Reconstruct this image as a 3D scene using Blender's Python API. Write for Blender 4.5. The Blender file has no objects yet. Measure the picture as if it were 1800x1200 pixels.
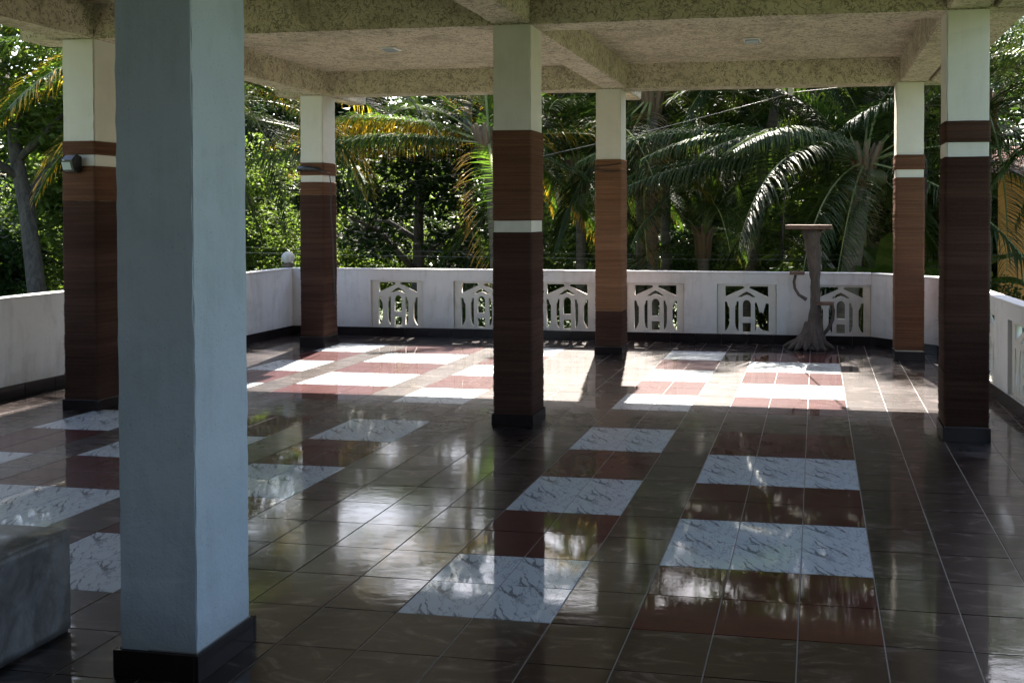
import bpy, bmesh, math, random
import numpy as np
from mathutils import Vector, Matrix
SC = bpy.context.scene
COL = SC.collection
D = bpy.data
R_ = math.radians

# ------------------------------------------------------------------ camera
cd = D.cameras.new('camera'); cam = D.objects.new('camera', cd); COL.objects.link(cam)
_R = [[0.9885341530405188, 0.15099579507109184, -0.0007057926842075826],
      [0.0018083530580573436, -0.016512473473813453, -0.9998620245208806],
      [-0.15098661573689787, 0.9883964832447683, -0.016596197687810822]]
_C = Vector((-0.26183795946511185, -3.5117807354182533, 1.6513180640862222))
m = Matrix(((_R[0][0], -_R[1][0], -_R[2][0], _C.x), (_R[0][1], -_R[1][1], -_R[2][1], _C.y),
            (_R[0][2], -_R[1][2], -_R[2][2], _C.z), (0, 0, 0, 1)))
cam.matrix_world = m
cd.sensor_width = 36; cd.lens = 1590.61 / 1800 * 36
cd.shift_x = (900 - 1191.78) / 1800; cd.shift_y = -(600 - 402.21) / 1800
cd.clip_start = 0.02; cd.clip_end = 600
SC.camera = cam
# ------------------------------------------------------------------ light
SUN_EL, SUN_AZ = R_(46.0), R_(-10.5)
W = D.worlds.new('World'); SC.world = W; W.use_nodes = True
nt = W.node_tree
sky = nt.nodes.new('ShaderNodeTexSky'); sky.sky_type = 'NISHITA'; sky.sun_disc = False
sky.sun_elevation = SUN_EL; sky.sun_rotation = SUN_AZ
sky.dust_density = 2.5; sky.air_density = 1.0
bg = nt.nodes['Background']; bg.inputs['Strength'].default_value = 0.078
nt.links.new(sky.outputs[0], bg.inputs['Color'])
sl = D.lights.new('sun', 'SUN'); so = D.objects.new('sun', sl); COL.objects.link(so)
sl.energy = 5.0; sl.angle = R_(0.53); sl.color = (1.0, 0.93, 0.82)
sd = Vector((math.sin(SUN_AZ) * math.cos(SUN_EL), math.cos(SUN_AZ) * math.cos(SUN_EL), math.sin(SUN_EL)))
so.rotation_euler = sd.to_track_quat('Z', 'Y').to_euler()
so.location = sd * 60
vs = SC.view_settings
vs.view_transform = 'Standard'; vs.look = 'None'; vs.gamma = 1; vs.use_curve_mapping = False
vs.exposure = 2.85
SC.cycles.max_bounces = 8; SC.cycles.diffuse_bounces = 5; SC.cycles.transparent_max_bounces = 6
SC.cycles.use_denoising = True
SC.cycles.sample_clamp_indirect = 6

# ------------------------------------------------------------------ helpers
def tag(o, label=None, cat=None, group=None, kind=None):
    if label: o['label'] = label
    if cat: o['category'] = cat
    if group: o['group'] = group
    if kind: o['kind'] = kind
    return o
def empty(name, loc=(0, 0, 0), rz=0.0, **k):
    o = D.objects.new(name, None); COL.objects.link(o); o.location = loc; o.rotation_euler.z = rz
    o.empty_display_size = 0.1
    return tag(o, **k)
def link(name, me, parent=None, loc=None, rot=None, **k):
    o = D.objects.new(name, me); COL.objects.link(o)
    if parent is not None: o.parent = parent
    if loc is not None: o.location = loc
    if rot is not None: o.rotation_euler = rot
    return tag(o, **k)
class MB:
    """collects geometry and makes one mesh of it"""
    def __init__(s): s.v = []; s.f = []; s.uv = None; s.mi = []
    def add(s, vs, fs, mi=0):
        n = len(s.v); s.v += [tuple(v) for v in vs]; s.f += [tuple(i + n for i in f) for f in fs]; s.mi += [mi] * len(fs)
        return s
    def box(s, x0, x1, y0, y1, z0, z1, mi=0):
        v = [(x, y, z) for z in (z0, z1) for y in (y0, y1) for x in (x0, x1)]
        return s.add(v, [(0, 2, 3, 1), (4, 5, 7, 6), (0, 1, 5, 4), (2, 6, 7, 3), (0, 4, 6, 2), (1, 3, 7, 5)], mi)
    def tube(s, pts, rads, n=8, cap=True, jit=0.0, rnd=None, mi=0):
        pts = [Vector(p) for p in pts]; rings = []
        up = Vector((0, 0, 1)) if abs((pts[-1] - pts[0]).normalized().z) < 0.9 else Vector((1, 0, 0))
        for i, p in enumerate(pts):
            t = (pts[min(i + 1, len(pts) - 1)] - pts[max(i - 1, 0)]).normalized()
            a = t.cross(up).normalized(); b = t.cross(a)
            r = rads[i] if hasattr(rads, '__len__') else rads
            ring = []
            for k in range(n):
                q = 2 * math.pi * k / n
                rr = r * (1 + (rnd.uniform(-jit, jit) if jit else 0))
                ring.append(p + (a * math.cos(q) + b * math.sin(q)) * rr)
            rings.append(ring)
        vv = [q for r in rings for q in r]
        ff = [(i * n + k, i * n + (k + 1) % n, (i + 1) * n + (k + 1) % n, (i + 1) * n + k) for i in range(len(pts) - 1) for k in range(n)]
        if cap: ff += [tuple(range(n))[::-1], tuple(range((len(pts) - 1) * n, len(pts) * n))]
        return s.add(vv, ff, mi)
    def mesh(s, name, mats, smooth=False, bevel=0.0, seg=1):
        me = D.meshes.new(name); me.from_pydata(s.v, [], s.f)
        for mm in (mats if isinstance(mats, (list, tuple)) else [mats]): me.materials.append(mm)
        bm = bmesh.new(); bm.from_mesh(me)
        for i, fc in enumerate(bm.faces): fc.material_index = s.mi[i]
        if bevel: 
            bmesh.ops.bevel(bm, geom=bm.edges[:], offset=bevel, segments=seg, affect='EDGES', profile=0.6)
        bmesh.ops.recalc_face_normals(bm, faces=bm.faces)
        bm.to_mesh(me); bm.free()
        if smooth: me.polygons.foreach_set('use_smooth', [True] * len(me.polygons))
        me.update()
        return me
    def build(s, name, mats, parent=None, loc=None, rot=None, smooth=False, bevel=0.0, seg=1, **k):
        return link(name, s.mesh(name, mats, smooth, bevel, seg), parent, loc, rot, **k)
def np_mesh(name, v, f, mat, smooth=False, uv=None):
    """v (N,3), f (M,k) arrays of one face size"""
    me = D.meshes.new(name); v = np.asarray(v, np.float32); f = np.asarray(f, np.int32)
    k = f.shape[1]
    me.vertices.add(len(v)); me.vertices.foreach_set('co', v.ravel())
    me.loops.add(f.size); me.loops.foreach_set('vertex_index', f.ravel())
    me.polygons.add(len(f)); me.polygons.foreach_set('loop_start', np.arange(0, f.size, k, dtype=np.int32))
    me.polygons.foreach_set('use_smooth', np.full(len(f), bool(smooth)))
    if uv is not None:
        l = me.uv_layers.new(name='UVMap'); l.data.foreach_set('uv', np.asarray(uv, np.float32)[f.ravel()].ravel())
    me.update(calc_edges=True); me.validate()
    me.materials.append(mat)
    return me

# ------------------------------------------------------------------ materials
class NT:
    def __init__(s, name):
        s.m = D.materials.new(name); s.m.use_nodes = True; s.t = s.m.node_tree; s.n = s.t.nodes
        s.b = s.n['Principled BSDF']; s.out = s.n['Material Output']
    def L(s, a, b): s.t.links.new(a, b)
    def node(s, ty, **k):
        n = s.n.new(ty)
        for a, v in k.items():
            if a[0] == '_': setattr(n, a[1:], v)
            else: n.inputs[int(a[1:]) if a[0] == 'i' and a[1:].isdigit() else a].default_value = v
        return n
    def noise(s, scale, detail=4, rough=0.55, dist=0.0, vec=None):
        n = s.node('ShaderNodeTexNoise'); n.inputs['Scale'].default_value = scale; n.inputs['Detail'].default_value = detail
        n.inputs['Roughness'].default_value = rough; n.inputs['Distortion'].default_value = dist
        if vec is not None: s.L(vec, n.inputs['Vector'])
        return n.outputs['Fac']
    def geo(s): return s.node('ShaderNodeNewGeometry').outputs['Position']
    def obj(s): return s.node('ShaderNodeTexCoord').outputs['Object']
    def uv(s): return s.node('ShaderNodeTexCoord').outputs['UV']
    def map(s, vec, scale=(1, 1, 1), loc=(0, 0, 0), rot=(0, 0, 0)):
        n = s.node('ShaderNodeMapping'); s.L(vec, n.inputs['Vector'])
        n.inputs['Scale'].default_value = scale; n.inputs['Location'].default_value = loc; n.inputs['Rotation'].default_value = rot
        return n.outputs[0]
    def ramp(s, fac, stops, interp='LINEAR'):
        n = s.node('ShaderNodeValToRGB'); s.L(fac, n.inputs[0]); e = n.color_ramp.elements; n.color_ramp.interpolation = interp
        while len(e) < len(stops): e.new(0.5)
        for i, (p, c) in enumerate(stops):
            e[i].position = p; e[i].color = (c, c, c, 1) if not hasattr(c, '__len__') else (*c, 1)
        return n.outputs['Color']
    def mix(s, fac, a, b, mode='MIX'):
        n = s.node('ShaderNodeMix', _data_type='RGBA', _blend_type=mode)
        for sock, v in ((n.inputs[0], fac), (n.inputs[6], a), (n.inputs[7], b)):
            if isinstance(v, bpy.types.NodeSocket): s.L(v, sock)
            elif hasattr(v, '__len__'): sock.default_value = (*v, 1)
            else: sock.default_value = v
        return n.outputs[2]
    def math(s, op, a, b=0.0, c=None):
        n = s.node('ShaderNodeMath', _operation=op)
        for i, v in enumerate((a, b, c)):
            if v is None: continue
            if isinstance(v, bpy.types.NodeSocket): s.L(v, n.inputs[i])
            else: n.inputs[i].default_value = v
        return n.outputs[0]
    def bump(s, h, strength=0.3, dist=0.01, nrm=None):
        n = s.node('ShaderNodeBump'); n.inputs['Strength'].default_value = strength; n.inputs['Distance'].default_value = dist
        s.L(h, n.inputs['Height'])
        if nrm is not None: s.L(nrm, n.inputs['Normal'])
        s.L(n.outputs[0], s.b.inputs['Normal']); return n.outputs[0]
    def col(s, c):
        if isinstance(c, bpy.types.NodeSocket): s.L(c, s.b.inputs['Base Color'])
        else: s.b.inputs['Base Color'].default_value = (*c, 1)
    def rough(s, r):
        if isinstance(r, bpy.types.NodeSocket): s.L(r, s.b.inputs['Roughness'])
        else: s.b.inputs['Roughness'].default_value = r

def plain(name, c, rough=0.6, metal=0.0, var=0.25, scale=12, bump=0.0):
    t = NT(name); p = t.geo(); n = t.noise(scale, 5, 0.6, 0, p)
    t.col(t.mix(n, tuple(x * (1 - var) for x in c), tuple(min(1, x * (1 + var)) for x in c))); t.rough(rough)
    t.b.inputs['Metallic'].default_value = metal
    if bump: t.bump(t.noise(scale * 6, 4, 0.6, 0, p), bump, 0.004)
    return t.m

def tile_mat(name, kind):
    t = NT(name); P = t.geo()
    # each tile has its own cut out of the cloudy glaze: shift the world position by a random amount per tile cell
    cell = t.node('ShaderNodeVectorMath', _operation='SNAP'); t.L(P, cell.inputs[0]); cell.inputs[1].default_value = (0.33, 0.33, 10)
    wn = t.node('ShaderNodeTexWhiteNoise', _noise_dimensions='3D'); t.L(cell.outputs[0], wn.inputs['Vector'])
    sc = t.node('ShaderNodeVectorMath', _operation='MULTIPLY_ADD'); t.L(wn.outputs['Color'], sc.inputs[0]); sc.inputs[1].default_value = (7, 7, 7); t.L(P, sc.inputs[2])
    Q = sc.outputs[0]
    S = t.map(Q, (3.2, 7.5, 1), rot=(0, 0, 0.25))
    cloud = t.noise(1.3, 8, 0.66, 1.1, S)
    fine = t.noise(55, 4, 0.6, 0, P)
    scr = t.noise(4.0, 6, 0.7, 2.2, t.map(Q, (3, 14, 1), rot=(0, 0, 0.35)))
    if kind == 'dark':
        c = t.ramp(cloud, [(0.38, (0.0035, 0.0016, 0.0016)), (0.49, (0.0085, 0.0042, 0.0042)), (0.57, (0.026, 0.018, 0.0175)), (0.68, (0.10, 0.08, 0.078))])
    elif kind == 'red':
        c = t.ramp(cloud, [(0.3, (0.034, 0.0042, 0.0058)), (0.6, (0.050, 0.0066, 0.0085)), (0.85, (0.085, 0.015, 0.016))])
    else:
        # the same printed veins on every white tile, taken from the tile's own UV
        U = t.uv()
        n1 = t.noise(2.2, 5, 0.7, 0, U); 
        def streak(rot, sx, sy, seed): return t.map(t.map(U, (1, 1, 1), (-.5, -.5, 0), (0, 0, rot)), (sx, sy, 1), (seed, seed * 2.3, 0))
        def vein(rot, sx, sy, lo, hi, dist, seed):
            v = t.noise(1.0, 4, 0.62, dist, streak(rot, sx, sy, seed))
            return t.ramp(t.math('ABSOLUTE', t.math('SUBTRACT', v, 0.5)), [(lo, 1.0), (hi, 0.0)])
        v1 = vein(0.95, 0.6, 3.4, 0.008, 0.032, 0.3, 3.1)
        v2 = vein(1.35, 1.0, 3.0, 0.0, 0.012, 0.7, 9.7)
        m1 = t.ramp(t.noise(1.0, 3, 0.6, 0.2, streak(0.95, 1.2, 3.2, 6.2)), [(0.50, 0.0), (0.60, 1.0)])
        blot = t.ramp(t.noise(1.0, 4, 0.62, 0.35, streak(0.95, 0.9, 5.0, 4.4)), [(0.585, 0.0), (0.63, 1.0)])
        blot = t.math('MULTIPLY', blot, t.ramp(t.noise(1.0, 2, 0.5, 0, streak(0.9, 2.0, 3.0, 1.9)), [(0.44, 0.0), (0.54, 1.0)]))
        vv = t.math('MAXIMUM', t.math('MULTIPLY', v1, m1), t.math('MAXIMUM', t.math('MULTIPLY', v2, 0.7), blot))
        base = t.mix(n1, (0.36, 0.40, 0.43), (0.44, 0.475, 0.50))
        c = t.mix(t.math('MULTIPLY', vv, 0.8), base, (0.04, 0.046, 0.058))
    dust = t.ramp(t.noise(1.6, 7, 0.68, 0.8, P), [(0.45, 0.0), (0.75, 1.0)])
    c = t.mix(t.math('MULTIPLY', dust, 0.009), c, (0.32, 0.29, 0.26))
    t.col(c)
    t.rough(0.43)
    t.L(t.math('SUBTRACT', 0.95, t.math('MULTIPLY', dust, 0.35)), t.b.inputs['Coat Weight'])
    t.b.inputs['Specular IOR Level'].default_value = 0.18 if kind == 'dark' else 0.08
    t.b.inputs['Specular Tint'].default_value = (1.0, 0.8, 0.78, 1)
    t.b.inputs['Coat Weight'].default_value = 0.8
    t.b.inputs['Coat IOR'].default_value = 1.45
    t.L(t.math('ADD', t.math('MULTIPLY', t.ramp(scr, [(0.4, 0.0), (0.65, 1.0)]), 0.055 if kind == 'dark' else 0.03), 0.012), t.b.inputs['Coat Roughness'])
    rip = t.noise(1.0, 5, 0.62, 1.0, t.map(Q, (7, 17, 1), rot=(0, 0, 0.35)))
    nb = t.bump(rip, 1.0, 0.00038 if kind == 'dark' else 0.00012)
    t.L(nb, t.b.inputs['Coat Normal'])
    return t.m

def plaster_mat(name, c, bump=0.25, stain=0.3, stain_c=(0.16, 0.13, 0.1), pit=1.0):
    t = NT(name); P = t.geo()
    n = t.noise(2.2, 6, 0.6, 0.3, P); f = t.noise(90, 4, 0.65, 0, P); g = t.noise(24, 5, 0.6, 0, P)
    cc = t.mix(n, tuple(x * 0.84 for x in c), tuple(min(1, x * 1.1) for x in c))
    st = t.ramp(t.math('ADD', t.math('MULTIPLY', t.noise(1.0, 7, 0.7, 0.6, t.map(P, (2.6, 2.6, 2.0))), 0.6), t.math('MULTIPLY', t.noise(1.0, 6, 0.7, 0.2, t.map(P, (14, 14, 1.1))), 0.4)), [(0.5, 0.0), (0.68, 1.0)])
    cc = t.mix(t.math('MULTIPLY', st, stain), cc, stain_c)
    spots = t.ramp(t.noise(150, 2, 0.5, 0, P), [(0.69, 0.0), (0.73, 1.0)])
    cc = t.mix(t.math('MULTIPLY', spots, 0.35 * pit), cc, tuple(x * 0.3 for x in c))
    # dirt that has run and splashed low down
    sep = t.node('ShaderNodeSeparateXYZ'); t.L(P, sep.inputs[0])
    low = t.ramp(t.math('ADD', sep.outputs[2], t.math('MULTIPLY', n, 0.25)), [(0.18, 1.0), (0.36, 0.0)])
    cc = t.mix(t.math('MULTIPLY', low, 0.28), cc, (0.17, 0.14, 0.11))
    t.col(cc); t.rough(0.75)
    t.bump(t.math('ADD', t.math('MULTIPLY', f, 0.5), g), bump, 0.004)
    return t.m

def ceiling_mat():
    t = NT('textured_ceiling_plaster'); P = t.geo()
    n = t.noise(19, 4, 0.6, 0.8, P)
    ridg = t.math('ABSOLUTE', t.math('SUBTRACT', n, 0.5))
    crease = t.ramp(ridg, [(0.01, 1.0), (0.055, 0.0)])
    m2 = t.ramp(t.noise(11, 4, 0.7, 0.8, P), [(0.38, 0.0), (0.52, 1.0)])
    dark = t.math('MULTIPLY', crease, m2)
    big = t.noise(1.3, 5, 0.6, 0.5, P)
    base = t.mix(big, (0.54, 0.46, 0.32), (0.67, 0.58, 0.42))
    c = t.mix(t.math('MULTIPLY', dark, 0.75), base, (0.07, 0.05, 0.028))  # grazing shade in the creases, with their dirt, put into the colour
    c = t.mix(t.math('MULTIPLY', t.ramp(t.noise(1.6, 7, 0.72, 0.6, P), [(0.5, 0.0), (0.66, 1.0)]), 0.5), c, (0.17, 0.135, 0.085))
    t.col(c); t.rough(0.9)
    t.bump(t.math('ADD', t.math('MULTIPLY', ridg, 3.0), t.noise(60, 4, 0.6, 0, P)), 1.0, 0.012)
    return t.m

def rope_mat(name, c1, c2, c3):
    t = NT(name); P = t.geo()
    z = t.noise(1.0, 4, 0.75, 0, t.map(P, (0.15, 0.15, 2.6)))
    zf = t.noise(1.0, 2, 0.8, 0, t.map(P, (0.9, 0.9, 62)))
    fib = t.noise(1.0, 4, 0.7, 0, t.map(P, (70, 70, 160)))
    c = t.ramp(z, [(0.32, c1), (0.5, c2), (0.68, c3)])
    c = t.mix(t.ramp(zf, [(0.38, 0.0), (0.62, 0.55)]), c, tuple(x * 0.62 for x in c1))
    c = t.mix(t.math('MULTIPLY', t.ramp(fib, [(0.55, 0.0), (0.75, 1.0)]), 0.35), c, tuple(min(1, x * 1.7) for x in c3))
    t.col(c); t.rough(0.95); t.b.inputs['Specular IOR Level'].default_value = 0.1
    t.bump(fib, 0.6, 0.003)
    return t.m

def leaf_mat(name, c1, c2, trans=0.42, gloss=0.45, tip=None, tip_at=0.75, spec=.3):
    t = NT(name)
    P = t.geo()
    n = t.noise(1.7, 4, 0.6, 0, P); n2 = t.noise(14, 2, 0.5, 0, P)
    fac = t.ramp(t.math('ADD', t.math('MULTIPLY', n, 0.6), t.math('MULTIPLY', n2, 0.4)), [(0.38, 0.0), (0.62, 1.0)])
    c = t.mix(fac, c1, c2)
    if tip is not None:
        s = t.node('ShaderNodeSeparateXYZ'); t.L(t.uv(), s.inputs[0])
        f = t.math('ADD', s.outputs[1], t.math('MULTIPLY', t.math('SUBTRACT', n2, 0.5), 0.5))
        c = t.mix(t.ramp(f, [(tip_at - 0.15, 0.0), (tip_at + 0.1, 1.0)]), c, tip)
    t.col(c); t.rough(gloss + .06); t.b.inputs['Specular IOR Level'].default_value = spec
    tr = t.node('ShaderNodeBsdfTranslucent')
    br = t.mix(1.0, c, (1.8, 2.0, 0.85), 'MULTIPLY'); t.L(br, tr.inputs[0])
    mx = t.node('ShaderNodeMixShader'); mx.inputs[0].default_value = trans
    t.L(t.b.outputs[0], mx.inputs[1]); t.L(tr.outputs[0], mx.inputs[2]); t.L(mx.outputs[0], t.out.inputs[0])
    return t.m

M = {}
M['dark'] = tile_mat('dark_marbled_tile', 'dark'); M['red'] = tile_mat('oxblood_tile', 'red'); M['white'] = tile_mat('white_veined_tile', 'white')
M['grout'] = plain('grey_grout', (0.20, 0.185, 0.17), 0.7, bump=0.3, scale=30)
M['white_wall'] = plaster_mat('whitewashed_parapet', (0.62, 0.605, 0.59), 0.4, 0.42, (0.2, 0.17, 0.13))
M['cream_paint'] = plaster_mat('cream_column_paint', (0.62, 0.585, 0.50), 0.16, 0.14, pit=0.5)
M['blue_paint'] = plaster_mat('pale_blue_column_paint', (0.40, 0.47, 0.51), 1.0, 0.42, (0.2, 0.24, 0.26), pit=1.8)  # pale column paint; the blue cast of skylight is put into its colour
M['panel'] = plaster_mat('painted_precast_panel', (0.60, 0.57, 0.51), 0.2, 0.35)
M['ceil'] = ceiling_mat()
M['rope_a'] = rope_mat('reddish_coir_rope', (0.105, 0.049, 0.028), (0.135, 0.064, 0.037), (0.16, 0.078, 0.046))
M['rope_b'] = rope_mat('dark_coir_rope', (0.040, 0.0195, 0.0135), (0.062, 0.031, 0.021), (0.088, 0.046, 0.031))
M['rope_c'] = rope_mat('orange_coir_rope', (0.155, 0.074, 0.038), (0.19, 0.094, 0.049), (0.225, 0.115, 0.062))
M['skirt'] = plain('dark_skirting_tile', (0.016, 0.012, 0.012), 0.18, var=0.4, scale=9, bump=0.1)
M['skirt'].node_tree.nodes['Principled BSDF'].inputs['Specular IOR Level'].default_value = 0.25
M['black'] = plain('black_plastic', (0.012, 0.012, 0.013), 0.4)
M['white_plastic'] = plain('white_plastic', (0.7, 0.7, 0.68), 0.35, var=0.05)
M['globe'] = plain('weathered_white_glass', (0.42, 0.42, 0.39), 0.4, var=0.15)
M['solar'] = plain('pale_lamp_panel', (0.36, 0.42, 0.44), 0.25, var=0.1)
M['wire'] = plain('grey_wire', (0.2, 0.2, 0.19), 0.4, 0.3)
M['rust'] = plain('pale_rope', (0.25, 0.17, 0.1), 0.8)
def cement():
    t = NT('polished_grey_cement'); P = t.geo()
    a = t.noise(3.2, 8, 0.68, 1.0, P); b = t.noise(9, 6, 0.7, 1.5, t.map(P, (1, 1, 0.5)))
    c = t.ramp(t.math('ADD', t.math('MULTIPLY', a, 0.6), t.math('MULTIPLY', b, 0.4)), [(0.36, (0.06, 0.058, 0.056)), (0.47, (0.115, 0.113, 0.11)), (0.57, (0.21, 0.208, 0.21)), (0.7, (0.33, 0.315, 0.29))])
    t.col(c); t.rough(t.ramp(b, [(0.3, 0.28), (0.7, 0.6)])); t.bump(t.math('ADD', b, t.math('MULTIPLY', t.noise(70, 4, 0.6, 0, P), 0.4)), 0.35, 0.006)
    return t.m
M['cement'] = cement()
def bark(name, c1, c2, sc=(9, 9, 2.2), b=0.9):
    t = NT(name); P = t.obj(); a = t.noise(1.5, 8, 0.72, 0.8, t.map(P, sc)); r = t.noise(5, 4, 0.6, 0, P)
    t.col(t.mix(t.math('MULTIPLY', r, 0.35), t.ramp(a, [(0.35, c1), (0.65, c2)]), tuple(x * 0.4 for x in c1))); t.rough(0.85); t.bump(a, b, 0.02); return t.m
M['driftwood'] = bark('weathered_brown_wood', (0.045, 0.034, 0.027), (0.16, 0.12, 0.092))
M['plank'] = bark('reddish_plank_wood', (0.08, 0.045, 0.03), (0.19, 0.115, 0.08), (3, 14, 14), 0.4)
M['bark'] = bark('dark_tree_bark', (0.03, 0.024, 0.018), (0.12, 0.1, 0.08))
M['palm_bark'] = bark('ringed_palm_bark', (0.06, 0.048, 0.036), (0.2, 0.165, 0.12), (3, 3, 16), 0.8)
M['rachis'] = plain('green_midrib', (0.15, 0.17, 0.05), 0.45, var=0.3)
M['sheath'] = plain('brown_palm_fibre', (0.13, 0.085, 0.045), 0.9, scale=30, bump=0.6)
M['nut'] = plain('green_coconut', (0.07, 0.065, 0.02), 0.5)
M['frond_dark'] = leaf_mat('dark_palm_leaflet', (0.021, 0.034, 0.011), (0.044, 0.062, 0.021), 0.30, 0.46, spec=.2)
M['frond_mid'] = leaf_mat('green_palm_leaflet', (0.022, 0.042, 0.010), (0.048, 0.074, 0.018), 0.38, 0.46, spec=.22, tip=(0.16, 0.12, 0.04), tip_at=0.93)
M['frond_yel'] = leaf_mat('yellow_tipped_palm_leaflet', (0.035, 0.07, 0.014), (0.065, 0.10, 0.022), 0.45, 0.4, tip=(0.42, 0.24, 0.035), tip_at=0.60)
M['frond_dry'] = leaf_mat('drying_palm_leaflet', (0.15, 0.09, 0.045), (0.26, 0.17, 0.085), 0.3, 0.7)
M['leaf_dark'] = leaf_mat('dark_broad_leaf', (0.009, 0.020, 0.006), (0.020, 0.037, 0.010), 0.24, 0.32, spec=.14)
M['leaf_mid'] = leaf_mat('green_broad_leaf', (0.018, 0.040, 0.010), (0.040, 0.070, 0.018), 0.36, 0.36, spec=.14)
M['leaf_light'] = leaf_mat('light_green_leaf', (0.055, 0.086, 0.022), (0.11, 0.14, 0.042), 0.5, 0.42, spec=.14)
def grass_mat():
    t = NT('grass_ground'); P = t.geo(); n = t.noise(0.6, 6, 0.65, 0.3, P); g = t.noise(25, 5, 0.7, 0, P)
    t.col(t.mix(g, t.ramp(n, [(0.35, (0.05, 0.09, 0.02)), (0.6, (0.10, 0.15, 0.035)), (0.75, (0.16, 0.13, 0.08))]), (0.03, 0.05, 0.012))); t.rough(0.9); t.bump(g, 0.8, 0.08); return t.m
M['grass'] = grass_mat()
M['orange_wall'] = plain('orange_house_paint', (0.72, 0.34, 0.09), 0.8, var=0.12, scale=3, bump=0.2)
M['roof_tile'] = plain('clay_roof_tiles', (0.22, 0.09, 0.05), 0.8, scale=20, bump=0.4)
M['house_wall'] = plaster_mat('cream_house_plaster', (0.15, 0.135, 0.115), 0.3, 0.2)  # kept dark so the unseen wall bounces little light onto the column fronts
M['glass'] = plain('dark_window_glass', (0.02, 0.025, 0.03), 0.08)

# ================================================================== SETTING
# ground: one sheet to the horizon, dipping away from the house a little
def ground():
    n = 60; xs = np.sign(np.linspace(-1, 1, n)) * np.abs(np.linspace(-1, 1, n)) ** 2.2 * 250
    X, Y = np.meshgrid(xs, xs + 8, indexing='ij')
    Z = -2.8 + 0.25 * np.sin(X * 0.21 + 1) * np.cos(Y * 0.17) * (np.hypot(X, Y - 5) > 14)
    v = np.stack([X, Y, Z], -1).reshape(-1, 3); i = np.arange(n * n).reshape(n, n)
    f = np.stack([i[:-1, :-1], i[1:, :-1], i[1:, 1:], i[:-1, 1:]], -1).reshape(-1, 4)
    link('ground', np_mesh('ground', v, f, M['grass']), kind='structure')
ground()

T = 0.33
Y0, Y1, X0 = -4.2, 8.0, -7.4
def xr(y): return 1.15 + (7.35 - y) * (0.23 / 3.35)       # inner face of the right-hand parapet
floor = MB()
poly = [(X0 - .12, Y0), (xr(Y0) + .12, Y0), (xr(7.35) + .12, 7.4), (0.47, 8.12), (X0 - .12, 8.12)]
def prism(mb, poly, z0, z1):
    n = len(poly); mb.add([(x, y, z0) for x, y in poly] + [(x, y, z1) for x, y in poly],
        [tuple(range(n))[::-1], tuple(range(n, 2 * n))] + [(i, (i + 1) % n, (i + 1) % n + n, i + n) for i in range(n)])
prism(floor, poly, -0.16, -0.0025)
floor_o = floor.build('floor', M['grout'], kind='structure')
lower = MB(); prism(lower, [(x * 0.985, y * 0.985) for x, y in poly], -2.9, -0.163)
lo = lower.build('lower_storey', M['house_wall']); tag(lo, 'lower storey wall carrying the tiled terrace floor', 'building', kind='structure')

def tile_kind(i, j):
    jj = j % 12
    if jj >= 10 or j >= 22: return 'dark'
    b = jj // 2
    if i in (-3, -2, -1) or i in (-16, -15, -14): return 'white' if b % 2 else 'red'
    if i in (-6, -5, -12, -11, -19, -18): return 'red' if b % 2 else 'white'
    return 'dark'
def tile_geo(x0, x1, y0, y1, h=0.0, th=0.008, bv=0.0016):
    v = []
    for (b, z) in ((0, -th), (0, -bv), (bv, 0)):
        v += [(x0 + b, y0 + b, z + h), (x1 - b, y0 + b, z + h), (x1 - b, y1 - b, z + h), (x0 + b, y1 - b, z + h)]
    f = [(8, 9, 10, 11)]
    for r in (0, 4):
        for k in range(4): f.append((r + k, r + (k + 1) % 4, r + 4 + (k + 1) % 4, r + 4 + k))
    return v, f
GX, GY = 0.0026, 0.0016
def in_floor(x, y):
    if y > 8.0 - 0.0: return False
    # chamfered corner and slanted right side
    if x > xr(y): return False
    if (x - 0.42) + (y - 8.0) * 1.0 > 0.0 + 0 and x > 0.42 and (x - 0.42) * 0.65 + (y - 8.0) * 0.73 > 0: return False
    return True
camM = np.array(_R); camC = np.array(_C)
def px(p):
    q = camM @ (np.array(p) - camC)
    if q[2] < 0.15: return None
    return q[0] / q[2] * 1590.6 + 1191.8, q[1] / q[2] * 1590.6 + 402.2
tiles = []
for i in range(-23, 7):
    for j in range(-13, 25):
        x0, x1, y0, y1 = i * T, (i + 1) * T, j * T, (j + 1) * T
        cx0, cx1, cy0, cy1 = max(x0, X0 + .001), x1, max(y0, Y0), min(y1, Y1)
        if cx1 - cx0 < .02 or cy1 - cy0 < .02: continue
        P = [(cx0 + GX, cy0 + GY), (cx1 - GX, cy0 + GY), (cx1 - GX, cy1 - GY), (cx0 + GX, cy1 - GY)]
        if not any(in_floor(*q) for q in P): continue
        full = all(in_floor(*q) for q in P) and (cx0 == x0 and cy0 == y0 and cy1 == y1)
        q = [px((a, b, 0)) for a, b in P]; area = 0
        if full and all(q):
            vis = any(0 <= a <= 1800 and 0 <= b <= 1200 for a, b in q)
            if vis: area = abs(sum(q[k][0] * q[(k + 1) % 4][1] - q[(k + 1) % 4][0] * q[k][1] for k in range(4)))
            cx = sum(a for a, b in q) / 4; cyy = sum(b for a, b in q) / 4
            if 215 < cx < 430 and cyy < 1140: area = 0              # stand behind the near column
            if cx < 118 and 935 < cyy < 1100: area = 0
        tiles.append((area, i, j, P, full))
tiles.sort(key=lambda t: -t[0])
rnd = random.Random(4)
tmesh = {}
for k in ('dark', 'red', 'white'):
    v, f = tile_geo(-T / 2 + GX, T / 2 - GX, -T / 2 + GY, T / 2 - GY)
    tmesh[k] = np_mesh('tile_' + k, v, f, M[k], uv=[(a / T + .5, b / T + .5) for a, b, c in v])
rest = {k: [[], [], []] for k in tmesh}
n_ind = 0
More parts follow.
